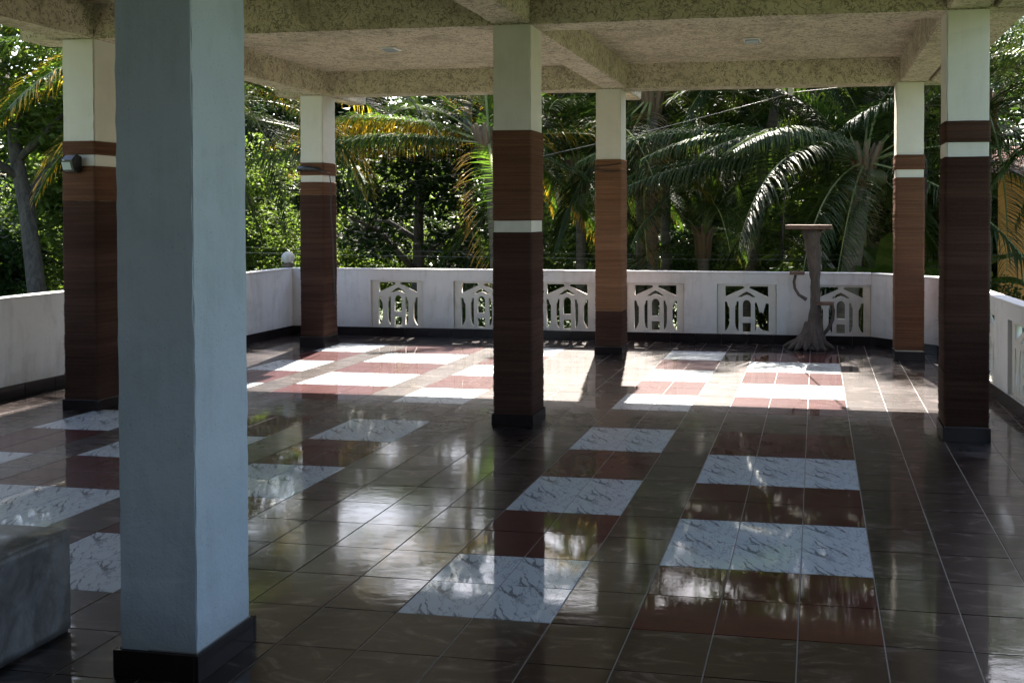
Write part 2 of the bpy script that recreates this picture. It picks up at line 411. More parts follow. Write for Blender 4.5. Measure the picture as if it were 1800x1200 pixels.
for area, i, j, P, full in tiles:
    k = tile_kind(i, j)
    if area > 0 and n_ind < 296:
        n_ind += 1
        link('tile', tmesh[k], floor_o, ((i + .5) * T, (j + .5) * T, rnd.uniform(-0.0004, 0.0003)),
             (rnd.gauss(0, 0.0018), rnd.gauss(0, 0.0018), 0))
    else:
        xs = [p[0] for p in P]; ys = [p[1] for p in P]; V, F, U = rest[k]
        v, f = tile_geo(min(xs), max(xs), min(ys), max(ys), 0.0)
        # trim to the slanted edges by pulling corners in
        tx, ty = rnd.gauss(0, 0.0011), rnd.gauss(0, 0.0011); cx, cy = sum(xs) / 4, sum(ys) / 4
        n = len(V)
        for (a, b, c) in v:
            U.append((a / T - i, b / T - j)); a2 = min(a, xr(b) + 0.05)
            V.append((a2, b, c + (a - cx) * tx + (b - cy) * ty))
        F += [tuple(q + n for q in g) for g in f]
for k, (V, F, U) in rest.items():
    o = link('outlying_tiles', np_mesh('outlying_' + k, V, F, M[k], uv=U), floor_o); o['kind'] = 'stuff'

# ------------------------------------------------------------------ parapets
def panel_curve(shape, w=0.748, h=0.632, d=0.03):
    """precast panel with a gable, arch and balusters cut out (unit square drawing)"""
    cu = D.curves.new('panel', 'CURVE'); cu.dimensions = '2D'; cu.fill_mode = 'BOTH'; cu.extrude = d / 2; cu.bevel_depth = 0.004; cu.bevel_resolution = 1; cu.offset = -0.004
    def spl(pts):
        s = cu.splines.new('POLY'); s.points.add(len(pts) - 1); s.use_cyclic_u = True
        for p, (x, y) in zip(s.points, pts): p.co = (x * w, y * h, 0, 1)
    spl([(0, 0), (1, 0), (1, 1), (0, 1)])
    for s in shape: spl(s)
    o = D.objects.new('tmp', cu); COL.objects.link(o)
    dg = bpy.context.evaluated_depsgraph_get()
    me = D.meshes.new_from_object(o.evaluated_get(dg)); D.objects.remove(o)
    me.name = 'balustrade_panel'; me.materials.clear(); me.materials.append(M['panel'])
    return me
_mx = lambda pts: [(1 - x, y) for x, y in pts][::-1]
slot1 = [(.125, .045), (.15, .06), (.185, .13), (.205, .2), (.205, .5), (.18, .55), (.16, .635), (.125, .64)]
slot2 = [(.36, .045), (.36, .64), (.33, .645), (.32, .58), (.30, .53), (.30, .2), (.315, .1), (.345, .05)]
tri = [(.135, .955), (.135, .745), (.46, .92), (.44, .955)]
chev = [(.345, .735), (.41, .735), (.45, .765), (.5, .78), (.55, .765), (.59, .735), (.655, .735), (.56, .815), (.5, .85), (.44, .815)]
arch = [(.43, .33), (.57, .33), (.57, .58)] + [(.5 + .07 * math.cos(a), .58 + .1 * math.sin(a)) for a in np.linspace(0.25, math.pi - 0.25, 8)] + [(.43, .58)]
low = [(.43, .03), (.57, .03), (.57, .215), (.43, .215)]
base_shape = [tri, _mx(tri), chev, arch, low, slot1, slot2]
pm = panel_curve(base_shape + [_mx(slot1), _mx(slot2)])
hole = [(.64, .045), (.66, .1), (.70, .14), (.74, .09), (.79, .05), (.875, .045), (.875, .6), (.83, .62), (.80, .50), (.78, .40), (.745, .44), (.72, .41), (.69, .55), (.66, .64), (.64, .62)]
pm_broken = panel_curve(base_shape + [hole])
hole2 = [(.64, .045), (.70, .05), (.73, .2), (.70, .35), (.73, .5), (.70, .58), (.66, .64), (.64, .62)]
pm_broken2 = panel_curve([tri, _mx(tri), chev, [(.43, .03), (.57, .03), (.60, .25), (.58, .4), (.6, .62), (.5, .68), (.43, .58)], slot1, slot2, hole2, _mx(slot1)])

skirt_len = T
sk = MB().box(0, skirt_len - .003, -0.012, -0.0005, 0.001, 0.118).mesh('skirting_tile', M['skirt'], bevel=0.002)
def parapet(name, label, p0, p1, openings, broken={}, h=0.89, th=0.12, ext0=0.0, ext1=0.0, skirt_skip=()):
    """wall from p0 to p1, inner face on the line, body to the left of the direction of travel"""
    p0 = Vector((*p0, 0)); p1 = Vector((*p1, 0)); Ln = (p1 - p0).length; a = math.atan2(p1.y - p0.y, p1.x - p0.x)
    root = empty(name, p0, a, label=label, cat='wall')
    b = MB(); z0, z1 = 0.12, 0.755
    x = -ext0
    for o0 in openings:
        o1 = o0 + 0.76
        b.box(x, o0, 0, th, 0, h); b.box(o0, o1, 0, th, 0, z0); b.box(o0, o1, 0, th, z1, h); x = o1
    b.box(x, Ln + ext1, 0, th, 0, h)
    b.build('wall_body', M['white_wall'], root)
    MB().box(-ext0, Ln + ext1, -0.008, th + 0.02, h + 0.0015, h + 0.02).build('coping', M['white_wall'], root, bevel=0.004)
    for k, o0 in enumerate(openings):
        me = broken.get(k, pm)
        o = link('balustrade_panel', me, root, (o0 + 0.006, 0.05, z0 + 0.0015), (math.pi / 2, 0, 0))
        if me is pm_broken: o['label'] = 'precast panel with its right balusters broken away'
        if me is pm_broken2: o['label'] = 'cracked precast panel with a broken arch'
    n = int(Ln / skirt_len) + 1
    for k in range(n):
        x0 = k * skirt_len
        if x0 + skirt_len > Ln:
            MB().box(x0, Ln - .003, -0.012, -0.0005, 0.001, 0.118).build('skirting_tile', M['skirt'], root)
        else: link('skirting_tile', sk, root, (x0, 0, 0))
    return root
op = [-6.25 + 1.183 * k - X0 for k in range(6)]
parapet('parapet_wall', 'white parapet wall at the far side with six pierced house-shaped panels', (X0, 8.0), (0.42, 8.0), op, {4: pm_broken}, ext0=0.12)
parapet('parapet_wall', 'short slanting white parapet wall cutting the corner behind the right columns', (0.42, 8.0), (1.15, 7.35), [])
Lr = math.hypot(xr(Y0) - 1.15, 7.35 - Y0)
parapet('parapet_wall', 'white parapet wall with pierced panels running along the right edge', (1.15, 7.35), (xr(Y0), Y0), [0.5 + 1.185 * k for k in range(9)], {1: pm_broken2})
parapet('parapet_wall', 'plain white parapet wall along the left edge without openings', (X0, Y0), (X0, 8.0), [], ext1=0.0)

# ------------------------------------------------------------------ ceiling with beams
ceil_o = MB().box(-7.45, 1.26, Y0, 7.45, 3.40, 3.56).build('ceiling', M['ceil'], kind='structure')
BZ = 3.118
cols_x = (-6.385, -2.60, 0.815)
def beam(x0, x1, y0, y1, z0=BZ, z1=3.3985):
    # slightly wavy hand-plastered beam
    nx = max(2, int((x1 - x0) / .06)); ny = max(2, int((y1 - y0) / .06)); b = MB().box(x0, x1, y0, y1, z0, z1)
    me = b.mesh('beam', M['ceil'])
    bm = bmesh.new(); bm.from_mesh(me)
    long = [e for e in bm.edges if e.calc_length() > 0.5]
    bmesh.ops.subdivide_edges(bm, edges=long, cuts=max(nx, ny) // 2, use_grid_fill=True)
    r = random.Random(int((x0 + y0) * 100)); 
    bmesh.ops.bevel(bm, geom=[e for e in bm.edges if len(e.link_faces) == 2 and e.calc_face_angle(0) > 1.2 and e.verts[0].co.z < z0 + .01 and e.verts[1].co.z < z0 + .01], offset=0.012, segments=2, affect='EDGES')
    for v in bm.verts:
        if v.co.z < z1 - .01: v.co += Vector((r.uniform(-1, 1), r.uniform(-1, 1), r.uniform(-1, 1))) * 0.0028
    bm.to_mesh(me); bm.free()
    return link('beam', me, ceil_o)
for yb in (-0.632, 3.25, 6.89):
    beam(-6.93 if yb > 3 else -7.3, 1.262, yb + .001, yb + 0.30)
for k, xc in enumerate(cols_x):
    for (ya, yb) in ((Y0 + .01, -0.633), (-0.331, 3.249), (3.552, 6.889)):
        beam(xc - .15, xc + .15, ya, yb, BZ + .004)
    beam(xc - .11, xc + .11, 7.192, 7.95, BZ - .004, 3.26)
beam(1.0, 1.262, -4.1, -0.633, BZ + .002); beam(1.0, 1.262, -0.331, 3.249, BZ + .002); beam(1.0, 1.262, 3.552, 6.889, BZ + .002)
hw = MB().box(-7.4, 1.9, Y0 - 0.2, Y0 - 0.001, -0.1, 3.39).build('house_wall', M['house_wall'])
tag(hw, 'cream plastered house wall behind the terrace', 'wall', kind='structure')
def ceiling_light(x, y, label, half=False):
    r = empty('ceiling_light', (x, y, 3.4), label=label, cat='ceiling light', group='small square ceiling lights')
    MB().box(-.085, .085, -.085, .085, -.018, -.002).build('base_plate', M['white_plastic'], r, bevel=.004)
    MB().box(-.07, .05 if half else .07, -.07, .07, -.034, -.0185).build('diffuser', M['solar'], r, bevel=.006)
ceiling_light(-4.7, 5.5, 'small square ceiling light with a cracked edge left of the centre column', True)
ceiling_light(-0.9, 5.6, 'small square ceiling light between the centre column and the right columns')

# ------------------------------------------------------------------ columns
def rope_mesh(z0, z1, half, seed, pitch=0.018, cr=0.022, kn=3, sag=0.0):
    r = np.random.RandomState(seed); n = max(3, int((z1 - z0) / pitch)); rows = 2 * n + 1
    # outline of a rounded square
    ang = []; 
    base = []
    for cxs, cys, a0 in ((1, 1, 0), (-1, 1, 90), (-1, -1, 180), (1, -1, 270)):
        for q in range(kn + 1):
            a = R_(a0 + 90 * q / kn); base.append((cxs * (half - cr) + cr * math.cos(a), cys * (half - cr) + cr * math.sin(a), math.cos(a), math.sin(a)))
        # a midpoint on the flat side
        a = R_(a0 + 90); nx_, ny_ = math.cos(a), math.sin(a)
        base.append((nx_ * half, ny_ * half, nx_, ny_))
    B = np.array(base); m = len(B)
    V = []
    turn = r.normal(0, 0.0011, n + 1) + 0.004 * np.convolve(r.normal(0, 1, n + 9), np.ones(9) / 9, 'valid')[:n + 1]
    turn = np.maximum(turn, -0.0025)
    for k in range(rows):
        z = z0 + (z1 - z0) * k / (rows - 1); peak = k % 2
        off = (0.0058 if peak else -0.0016) + turn[k // 2] + r.normal(0, 0.0006, m)
        V.append(np.stack([B[:, 0] + B[:, 2] * off, B[:, 1] + B[:, 3] * off, np.full(m, z) + r.normal(0, 0.0009, m) + (0 if k in (0, rows - 1) else r.normal(0, 0.0013)) + (sag * (np.cos(B[:, 0] * 9)) if k in (0, rows - 1) else 0)], -1))
    V.append(np.stack([B[:, 0] * .93, B[:, 1] * .93, np.full(m, z1 + .001)], -1)); V.insert(0, np.stack([B[:, 0] * .93, B[:, 1] * .93, np.full(m, z0 - .001)], -1))
    V = np.concatenate(V); rows += 2
    i = np.arange(rows * m).reshape(rows, m); j = np.roll(i, -1, 1)
    f = np.stack([i[:-1], j[:-1], j[1:], i[1:]], -1).reshape(-1, 4)
    # loose whiskers of fibre at the corners
    W_, F_ = [], []
    for q in range(int((z1 - z0) * 130)):
        k = r.randint(0, m); z = r.uniform(z0, z1); p = B[k, :2] + B[k, 2:] * 0.006; L = r.uniform(.006, .02)
        d = B[k, 2:] + r.normal(0, .6, 2); dz = r.normal(0, .7); e = p + d * L; w = 0.0007
        b0 = len(V) + len(W_); W_ += [(p[0], p[1], z - w), (p[0], p[1], z + w), (e[0], e[1], z + dz * L + w), (e[0], e[1], z + dz * L - w)]; F_.append((b0, b0 + 1, b0 + 2, b0 + 3))
    return np.concatenate([V, np.array(W_)]), np.concatenate([f, np.array(F_)])
def column(cx, cy, label, wraps, paint, seed, skirt=0.12, group=None, half=0.15, bands=()):
    c = empty('column', (cx, cy, 0), label=label, cat='column', group=group)
    s = MB().box(-half, half, -half, half, 0.0, BZ - 0.003)
    me = s.mesh('shaft', paint)
    bm = bmesh.new(); bm.from_mesh(me)
    bmesh.ops.bevel(bm, geom=[e for e in bm.edges if abs(e.verts[0].co.z - e.verts[1].co.z) > 1], offset=0.009 if wraps else 0.0035, segments=2, affect='EDGES')
    bmesh.ops.bisect_plane(bm, geom=bm.faces[:] + bm.edges[:] + bm.verts[:], plane_co=(0, 0, 1.5), plane_no=(0, 0, 1))
    r = random.Random(seed)
    for z in np.arange(0.06, 3.1, 0.06): bmesh.ops.bisect_plane(bm, geom=bm.faces[:] + bm.edges[:] + bm.verts[:], plane_co=(0, 0, z), plane_no=(0, 0, 1))
    for v in bm.verts:
        if 0.01 < v.co.z < 3.1: v.co.x += r.gauss(0, .0011); v.co.y += r.gauss(0, .0011)
    bm.to_mesh(me); bm.free(); link('shaft', me, c)
    for k, (z0, z1, mat) in enumerate(wraps):
        v, f = rope_mesh(z0, z1, half + 0.009, seed * 10 + k)
        link('rope_wrap', np_mesh('rope_wrap', v, f, M[mat], smooth=True), c)
    if skirt:
        hs = half + 0.018; t = 0.016
        for k in range(4):
            b = MB(); x0, x1 = -hs, hs - t - .001
            b.box(x0, x1, -hs, -hs + t, 0.0005, skirt - 0.006)
            link('skirting_tile', b.mesh('skirting_tile', M['skirt'], bevel=.0015), c, rot=(0, 0, k * math.pi / 2))
        MB().box(-hs + t, hs - t, -hs + t, hs - t, skirt - .014, skirt - .002).build('mortar_ledge', M['grout'], c)
    return c
gC = 'rope-wrapped columns holding up the terrace roof'
column(-2.573, -0.482, 'plain pale blue square column in the left foreground', [], M['blue_paint'], 3, 0.105)
column(-2.60, 3.40, 'rope-wrapped column in the middle of the terrace with one white band at mid height',
       [(0.085, 1.508, 'rope_b'), (1.60, 2.30, 'rope_a')], M['cream_paint'], 5, 0.095, gC)
column(-6.385, 3.40, 'rope-wrapped column at the left carrying the small black lamp',
       [(0.085, 1.76, 'rope_b'), (1.762, 2.055, 'rope_a'), (2.15, 2.265, 'rope_a')], M['cream_paint'], 6, 0.095, gC)
column(0.815, 3.40, 'rope-wrapped column nearest the right parapet with a white band high up',
       [(0.11, 2.06, 'rope_b'), (2.165, 2.318, 'rope_b')], M['cream_paint'], 7, 0.11, gC)
column(-6.44, 7.04, 'rope-wrapped column in the far left corner with a dark cord hanging down it',
       [(0.13, 1.884, 'rope_b'), (1.887, 2.047, 'rope_a'), (2.132, 2.286, 'rope_a')], M['cream_paint'], 8, 0.13, gC)
column(-2.68, 7.04, 'orange rope-wrapped column at the far side, without any white band',
       [(0.09, 0.50, 'rope_b'), (0.503, 2.29, 'rope_c')], M['cream_paint'], 9, 0.09, gC)
column(0.775, 7.04, 'rope-wrapped column at the far right behind the nearer right column',
       [(0.12, 2.055, 'rope_a'), (2.145, 2.309, 'rope_a')], M['cream_paint'], 10, 0.11, gC)
# cord, and a black strip as the shade in the rope gap, far left column
def cable(name, pts, r, mat, label=None, cat=None, parent=None, n=6, **k):
    return MB().tube(pts, r, n).build(name, M[mat], parent, smooth=True, label=label, cat=cat, **k)
rr = random.Random(2)
pts = [(-6.60, 6.862, 2.215), (-6.50, 6.855, 2.21), (-6.36, 6.85, 2.20), (-6.25, 6.85, 2.165), (-6.18, 6.85, 2.15)]
pts += [(-6.175 + .06 * (k / 12) + rr.uniform(-.006, .006), 6.852, 2.15 - 1.62 * k / 12) for k in range(1, 13)]
cable('hanging_cord', pts, 0.006, 'black', 'dark knotted cord hanging down the far left column', 'cord')
MB().tube([(-6.605, 6.866, 2.21), (-6.5, 6.862, 2.215), (-6.36, 6.862, 2.205), (-6.28, 6.862, 2.18)], [.034, .036, .024, .006], 8).build('black_cloth_strip', M['black'], smooth=True,
    label='black strip tucked into the top rope band of the far left column', cat='strip')
lp = [[(-2.845, 6.872, 2.20), (-2.75, 6.868, 2.212), (-2.60, 6.868, 2.226), (-2.515, 6.87, 2.24)], [(-2.845, 6.872, 2.175), (-2.7, 6.868, 2.152), (-2.6, 6.868, 2.155), (-2.515, 6.87, 2.15)]]
b = MB(); [b.tube(p, .006, 6) for p in lp]
b.build('wire_loop', M['black'], smooth=True, label='two thin dark wires tied round the top of the orange rope column', cat='wire')
# solar lamp on the left column
L_ = empty('solar_lamp', (-6.40, 3.232, 2.07), label='small black solar lamp fixed over the white band of the left column', cat='lamp')
bm_ = MB(); pr_ = [(0, 0.06), (-.05, 0.075), (-.10, 0.03), (-.075, -.055), (-.03, -.075), (0, -.06)]
n_ = len(pr_); bm_.add([(-.055, y, z) for y, z in pr_] + [(.055, y, z) for y, z in pr_], [tuple(range(n_)), tuple(range(n_, 2 * n_))[::-1]] + [(i, (i + 1) % n_, (i + 1) % n_ + n_, i + n_) for i in range(n_)])
bm_.build('lamp_body', M['black'], L_, bevel=.004)
MB().add([(-.045, -.0985, .012), (.035, -.0985, .012), (.035, -.079, -.05), (-.045, -.079, -.05)], [(0, 1, 2, 3)]).build('light_panel', M['solar'], L_)
MB().tube([(-.02, -.099, .028), (-.02, -.106, .027)], .006, 8).build('sensor', M['white_plastic'], L_)

# ------------------------------------------------------------------ bench
bb = MB().box(-5.6, -3.185, -2.2, -0.34, 0.0, 0.408); me = bb.mesh('cement_bench', M['cement'])
bm = bmesh.new(); bm.from_mesh(me); bmesh.ops.bevel(bm, geom=bm.edges[:], offset=.011, segments=3, affect='EDGES')
bmesh.ops.subdivide_edges(bm, edges=[e for e in bm.edges if e.calc_length() > .3], cuts=14, use_grid_fill=True)
r = random.Random(9)
for v in bm.verts: v.co += Vector((r.uniform(-1, 1), r.uniform(-1, 1), r.uniform(-1, 1))) * .0014
bm.to_mesh(me); bm.free()
o = link('cement_bench', me); me.polygons.foreach_set('use_smooth', [True] * len(me.polygons)); tag(o, 'low block of polished grey cement in the near left corner', 'bench')

# ------------------------------------------------------------------ tree-trunk stand
S_ = empty('trunk_stand', (-0.33, 7.68, 0), label='weathered tree-trunk stand with wooden shelves against the far parapet', cat='plant stand')
r = random.Random(12)
b = MB()
zs = np.linspace(0, 1.47, 22)
tp = []; tr = []
for z in zs:
    tp.append((0.045 * math.sin(z * 2.1) - 0.02 * z + (0.03 if z < .4 else 0.03), 0.02 * math.sin(z * 3), z))
    tr.append(0.075 + 0.022 * math.sin(z * 5.3 + 1) + 0.115 * math.exp(-z / 0.13) + (0.02 if z > 1.35 else 0))
b.tube(tp, tr, 14, jit=.11, rnd=r)
for k, (a, L) in enumerate([(178, .34), (205, .30), (235, .27), (262, .24), (290, .25), (320, .26), (350, .30), (20, .2), (95, .2), (150, .26)]):
    a = R_(a); d = Vector((math.cos(a), math.sin(a), 0)); s = Vector((-d.y, d.x, 0)) * r.uniform(-.05, .05)
    b.tube([d * .03 + Vector((0.02, 0, .30)), d * .09 + Vector((0.02, 0, .17)), d * .16 + s * .5 + Vector((0, 0, .08)), d * (L * .8) + s + Vector((0, 0, .035)), d * L + s * 1.4 + Vector((0, 0, .006))],
           [.07, .055, .045, .032, .012], 8, jit=.12, rnd=r)
b.build('trunk', M['driftwood'], S_, smooth=True)
def slab(x0, x1, y0, y1, z0, z1, name='shelf', seed=1):
    rr = random.Random(seed); n = 18; pts = []
    for k in range(n):
        a = 2 * math.pi * k / n; sx = abs(math.cos(a)) ** .35 * math.copysign(1, math.cos(a)); sy = abs(math.sin(a)) ** .35 * math.copysign(1, math.sin(a))
        q = 1 + rr.uniform(-.05, .04); pts.append(((x0 + x1) / 2 + sx * (x1 - x0) / 2 * q, (y0 + y1) / 2 + sy * (y1 - y0) / 2 * q))
    m_ = MB(); prism(m_, pts, z0, z1); return m_.build(name, M['plank'], S_, bevel=.004)
slab(-.30, .26, -.2, .17, 1.462, 1.515, seed=3)
slab(-.255, -.07, -.09, .07, .905, .945, seed=4)
slab(.07, .285, -.06, .07, .535, .575, seed=5)
b = MB().tube([(-.18, -.02, .90), (-.20, -.02, .82), (-.19, -.02, .74), (-.14, -.02, .66), (-.05, 0, .60)], [.018, .017, .017, .019, .026], 8, jit=.1, rnd=r)
b.build('branch', M['driftwood'], S_, smooth=True)
b = MB().tube([(.255, -.01, .57), (.28, -.01, .47), (.27, -.01, .36), (.22, -.01, .25), (.16, 0, .18), (.06, 0, .14)], [.018, .018, .02, .022, .026, .034], 8, jit=.1, rnd=r)
b.build('branch', M['driftwood'], S_, smooth=True)
MB().tube([(.04, 0, 1.36), (.11, -.02, 1.43), (.17, -.02, 1.465)], [.03, .025, .022], 7).build('branch', M['driftwood'], S_, smooth=True)

# ------------------------------------------------------------------ globe lamp, cables
G = empty('globe_lamp', (-7.49, 8.05, 0.91), label='white globe lamp on the far left corner of the parapet', cat='lamp')
MB().box(-.055, .055, -.055, .055, .001, .065).build('base', M['driftwood'], G, bevel=.008)
bm = bmesh.new(); bmesh.ops.create_uvsphere(bm, u_segments=28, v_segments=16, radius=.086); me = D.meshes.new('globe'); bm.to_mesh(me); bm.free(); me.materials.append(M['globe'])
me.polygons.foreach_set('use_smooth', [True] * len(me.polygons)); link('globe', me, G, (0, 0, .14))
Br = empty('cable_bracket', (-0.56, 7.02, 3.115), label='small white insulator under the far beam holding a black cable', cat='bracket')
MB().box(-.03, .03, .15, .20, -.075, .0).build('insulator', M['white_plastic'], Br, bevel=.006)
cable('power_cable', [(-0.56, 7.2, 3.05), (-.60, 7.3, 2.4), (-.64, 7.45, 1.9), (-.66, 7.55, 1.52), (-.665, 7.56, 1.1)], .009, 'black', 'black cable hanging from the far beam down to the trunk stand', 'cable')
def sagline(a, b, sag, n=14):
    a, b = Vector(a), Vector(b); return [a.lerp(b, k / n) - Vector((0, 0, sag * 4 * (k / n) * (1 - k / n))) for k in range(n + 1)]
cable('overhead_wire', sagline((-.56, 7.2, 3.06), (-13, 15.5, 2.0), .25), .0026, 'wire', 'pale wire running from the beam insulator into the palms', 'wire')
cable('overhead_wire', sagline((1.3, 7.3, 3.3), (-.56, 7.215, 3.07), .02), .006, 'wire', 'short pale wire between the right corner of the roof and the insulator', 'wire')
cable('overhead_wire', sagline((-16, 13, .98), (6, 12.5, .92), .12), .005, 'wire', 'lower pale wire crossing just above the far parapet', 'wire')
cable('overhead_wire', sagline((-16, 13.4, 1.08), (6, 12.9, .98), .13), .0035, 'wire', 'upper of the two pale wires just above the far parapet', 'wire')

# ================================================================== VEGETATION
GZ = -2.8
def frond(name, L, e0, droop, mat, seed, nl=76, ll=0.78, w=0.038, hang=1.0, gap=0.13, curl=0.0):
    """one coconut frond: base at the origin, grows along +X, hangs under gravity"""
    r = np.random.RandomState(seed); n = 26; s = np.linspace(0, 1, n)
    th = R_(e0) - R_(droop) * s ** 1.3; ds = L / (n - 1)
    X = np.concatenate([[0], np.cumsum(np.cos(th[:-1]) * ds)]); Z = np.concatenate([[0], np.cumsum(np.sin(th[:-1]) * ds)])
    Yc = curl * L * s ** 2
    V = []; F = []; U = []
    rr = 0.026 * (1 - s * 0.88) + 0.003
    for k in range(n):
        nx_, nz = -math.sin(th[k]), math.cos(th[k])
        for (a, b) in ((1, 0), (0, 1), (-1, 0)):
            V.append((X[k] + nx_ * b * rr[k] * .8, Yc[k] + a * rr[k], Z[k] + nz * b * rr[k] * .8)); U.append((0, 0))
    for k in range(n - 1):
        for a in range(3): F.append((k * 3 + a, k * 3 + (a + 1) % 3, k * 3 + 3 + (a + 1) % 3, k * 3 + 3 + a))
    mi = [0] * len(F)
    for side in (-1, 1):
        for q in range(nl):
            u = gap + (1 - gap) * (q + r.uniform(-.3, .3)) / nl; u = min(max(u, gap * .8), .995)
            x = np.interp(u, s, X); z = np.interp(u, s, Z); y = np.interp(u, s, Yc); t = np.interp(u, s, th)
            ln = ll * (math.sin(math.pi * (0.14 + 0.80 * u)) ** .7) * r.uniform(.85, 1.08)
            fwd = np.array([math.cos(t), 0, math.sin(t)]); up = np.array([-math.sin(t), 0, math.cos(t)]); sd_ = np.array([0, side, 0.])
            k_f = 0.35 + 0.75 * u + r.normal(0, .06)
            d = sd_ * 1.0 + fwd * k_f + up * (0.30 + r.normal(0, .12)); d /= np.linalg.norm(d)
            p = np.array([x, y, z]) + sd_ * 0.01; seg = 4; base = len(V)
            wl = w * r.uniform(.8, 1.15) * (0.6 + 0.4 * math.sin(math.pi * u))
            h = hang * (0.9 + r.normal(0, .15))
            for g in range(seg + 1):
                tt = g / seg; ww = wl * (1 - tt ** 1.6) * (0.7 + 0.3 * min(1, tt * 5)) + .0012
                wd = np.cross(d, [0, 0, 1.]); nn = np.linalg.norm(wd); wd = wd / nn if nn > .05 else fwd
                wd = wd * .8 + fwd * .45; wd /= np.linalg.norm(wd)
                V.append(tuple(p - wd * ww / 2)); V.append(tuple(p + wd * ww / 2)); U += [(0, tt), (1, tt)]
                p = p + d * ln / seg; d = d + np.array([0, 0, -0.42 * h * (0.5 + tt)]); d /= np.linalg.norm(d)
            for g in range(seg): b0 = base + g * 2; F.append((b0, b0 + 1, b0 + 3, b0 + 2)); mi.append(1)
    me = np_mesh(name, V, F, M['rachis'], smooth=False, uv=U); me.materials.append(M[mat])
    me.polygons.foreach_set('material_index', mi); me.update()
    return me
FR = {}
def fr(cls, e):
    """frond mesh of a class (colour), nearest elevation bucket"""
    key = (cls, e)
    if key not in FR:
        mat = {'d': 'frond_dark', 'm': 'frond_mid', 'y': 'frond_yel', 'b': 'frond_dry'}[cls]
        prm = {5: (4.2, 22, 52, 3.2), 0: (4.0, 8, 34, 3.4), 70: (3.5, 70, 70, .5), 50: (3.9, 52, 85, .8), 30: (4.1, 34, 80, 1.0), 10: (4.0, 14, 70, 1.1), -15: (3.7, -12, 55, 1.2), -45: (3.3, -42, 38, 1.3)}[e]
        FR[key] = [frond('frond', prm[0] * (1 + .08 * v), prm[1], prm[2] + 8 * v, mat, hash((cls, e, v)) % 9999 if False else (abs(e) * 7 + ord(cls) * 3 + v * 11), hang=prm[3], curl=0.05 * (v * 2 - 1)) for v in (0, 1)]
    return FR[key]
def palm(x, y, zc, label, base=None, seed=1, scale=1.0, classes='dmm', n=24, elevs=(70, 50, 50, 30, 30, 10, 10, -15, -15, -45), skip=None, nuts=0, group=None, extra=(), tr=.13):
    r = random.Random(seed); bx, by = base or (x, y)
    root = empty('coconut_palm', (bx, by, GZ), label=label, cat='palm tree', group=group)
    off = Vector((x - bx, y - by, zc - GZ))
    pts = []; rad = []
    for k in range(15):
        t = k / 14; pts.append(Vector((off.x * t ** 1.5, off.y * t ** 1.5, off.z * t))); rad.append(tr * (1.35 - .5 * min(1, t * 3) - .1 * t) + (0.02 if k % 2 else 0) * tr * 3)
    MB().tube(pts, rad, 12, jit=.05, rnd=r).build('trunk', M['palm_bark'], root, smooth=True)
    b = MB()
    for k in range(10):
        a = k * 2.4; d = Vector((math.cos(a), math.sin(a), 0)) * scale
        b.tube([off + d * .08 - Vector((0, 0, .25)), off + d * .17 + Vector((0, 0, .15)), off + d * .3 + Vector((0, 0, .45 * scale))], [.09, .06, .028], 6)
    b.build('crown_base', M['sheath'], root, smooth=True)
    for k in range(n):
        e = elevs[k % len(elevs)]; a = k * 2.39996 + r.uniform(-.25, .25) + seed
        if skip and skip(a % (2 * math.pi), e): continue
        cl = r.choice(classes)
        if e == -45 and r.random() < .12: cl = 'b'
        me = r.choice(fr(cl, e)); o = link('frond', me, root, off + Vector((math.cos(a) * .06, math.sin(a) * .06, .12)), (0, 0, a)); s = scale * r.uniform(.88, 1.1); o.scale = (s, s, s)
    for (az, e, cl, s) in extra:
        o = link('frond', fr(cl, e)[0], root, off + Vector((0, 0, .1)), (0, 0, R_(az))); o.scale = (s, s, s)
    for k in range(nuts):
        a = k * 1.9; bm = bmesh.new(); 
        if k == 0:
            bmesh.ops.create_uvsphere(bm, u_segments=12, v_segments=8, radius=.11); nm = D.meshes.new('coconut'); bm.to_mesh(nm); nm.materials.append(M['nut']); nm.polygons.foreach_set('use_smooth', [True] * len(nm.polygons)); palm.nm = nm
        bm.free()
        o = link('coconut', palm.nm, root, off + Vector((math.cos(a) * .26, math.sin(a) * .26, -.12 - .1 * (k % 3)))); o.scale = (1, 1, 1.2)
    return root
gP = 'coconut palms growing round the terrace'
palm(-5.9, 11.6, 2.75, 'coconut palm with yellow-tipped fronds behind the gap left of the centre column', base=(-5.5, 11.2), seed=2, classes='yyyym', n=22, group=gP,
     skip=lambda a, e: (e > 8 and math.sin(a) < -.1) or (e < 0 and math.cos(a) < .3), extra=((186, 5, 'y', 1.0), (172, 5, 'y', 1.1), (200, 0, 'm', 1.05), (160, 5, 'y', 1.05), (180, 0, 'y', 1.0), (212, 0, 'm', .9)))
palm(0.5, 11.4, 2.35, 'thick dark coconut palm bearing coconuts, left of the far right column', base=(0.05, 11.9), seed=5, classes='ddm', n=26, nuts=7, group=gP, tr=.2,
     skip=lambda a, e: (e > 20 and math.sin(a) < -.5), extra=((188, 5, 'm', 1.15), (176, 5, 'd', 1.2), (204, 5, 'm', .9), (262, -15, 'm', .8), (225, 5, 'd', .8), (150, 5, 'd', 1.2), (120, 5, 'd', 1.2), (20, 5, 'd', 1), (195, 50, 'm', 1.1), (240, 5, 'd', .85), (165, 0, 'm', 1.1), (182, 0, 'm', 1.2), (196, 0, 'd', 1.0)))
palm(-5.0, 14.4, 2.3, 'young coconut palm between the centre column and the orange column', seed=8, classes='dmm', n=18, group=gP, elevs=(70, 70, 50, 50, 30, 10, -15))
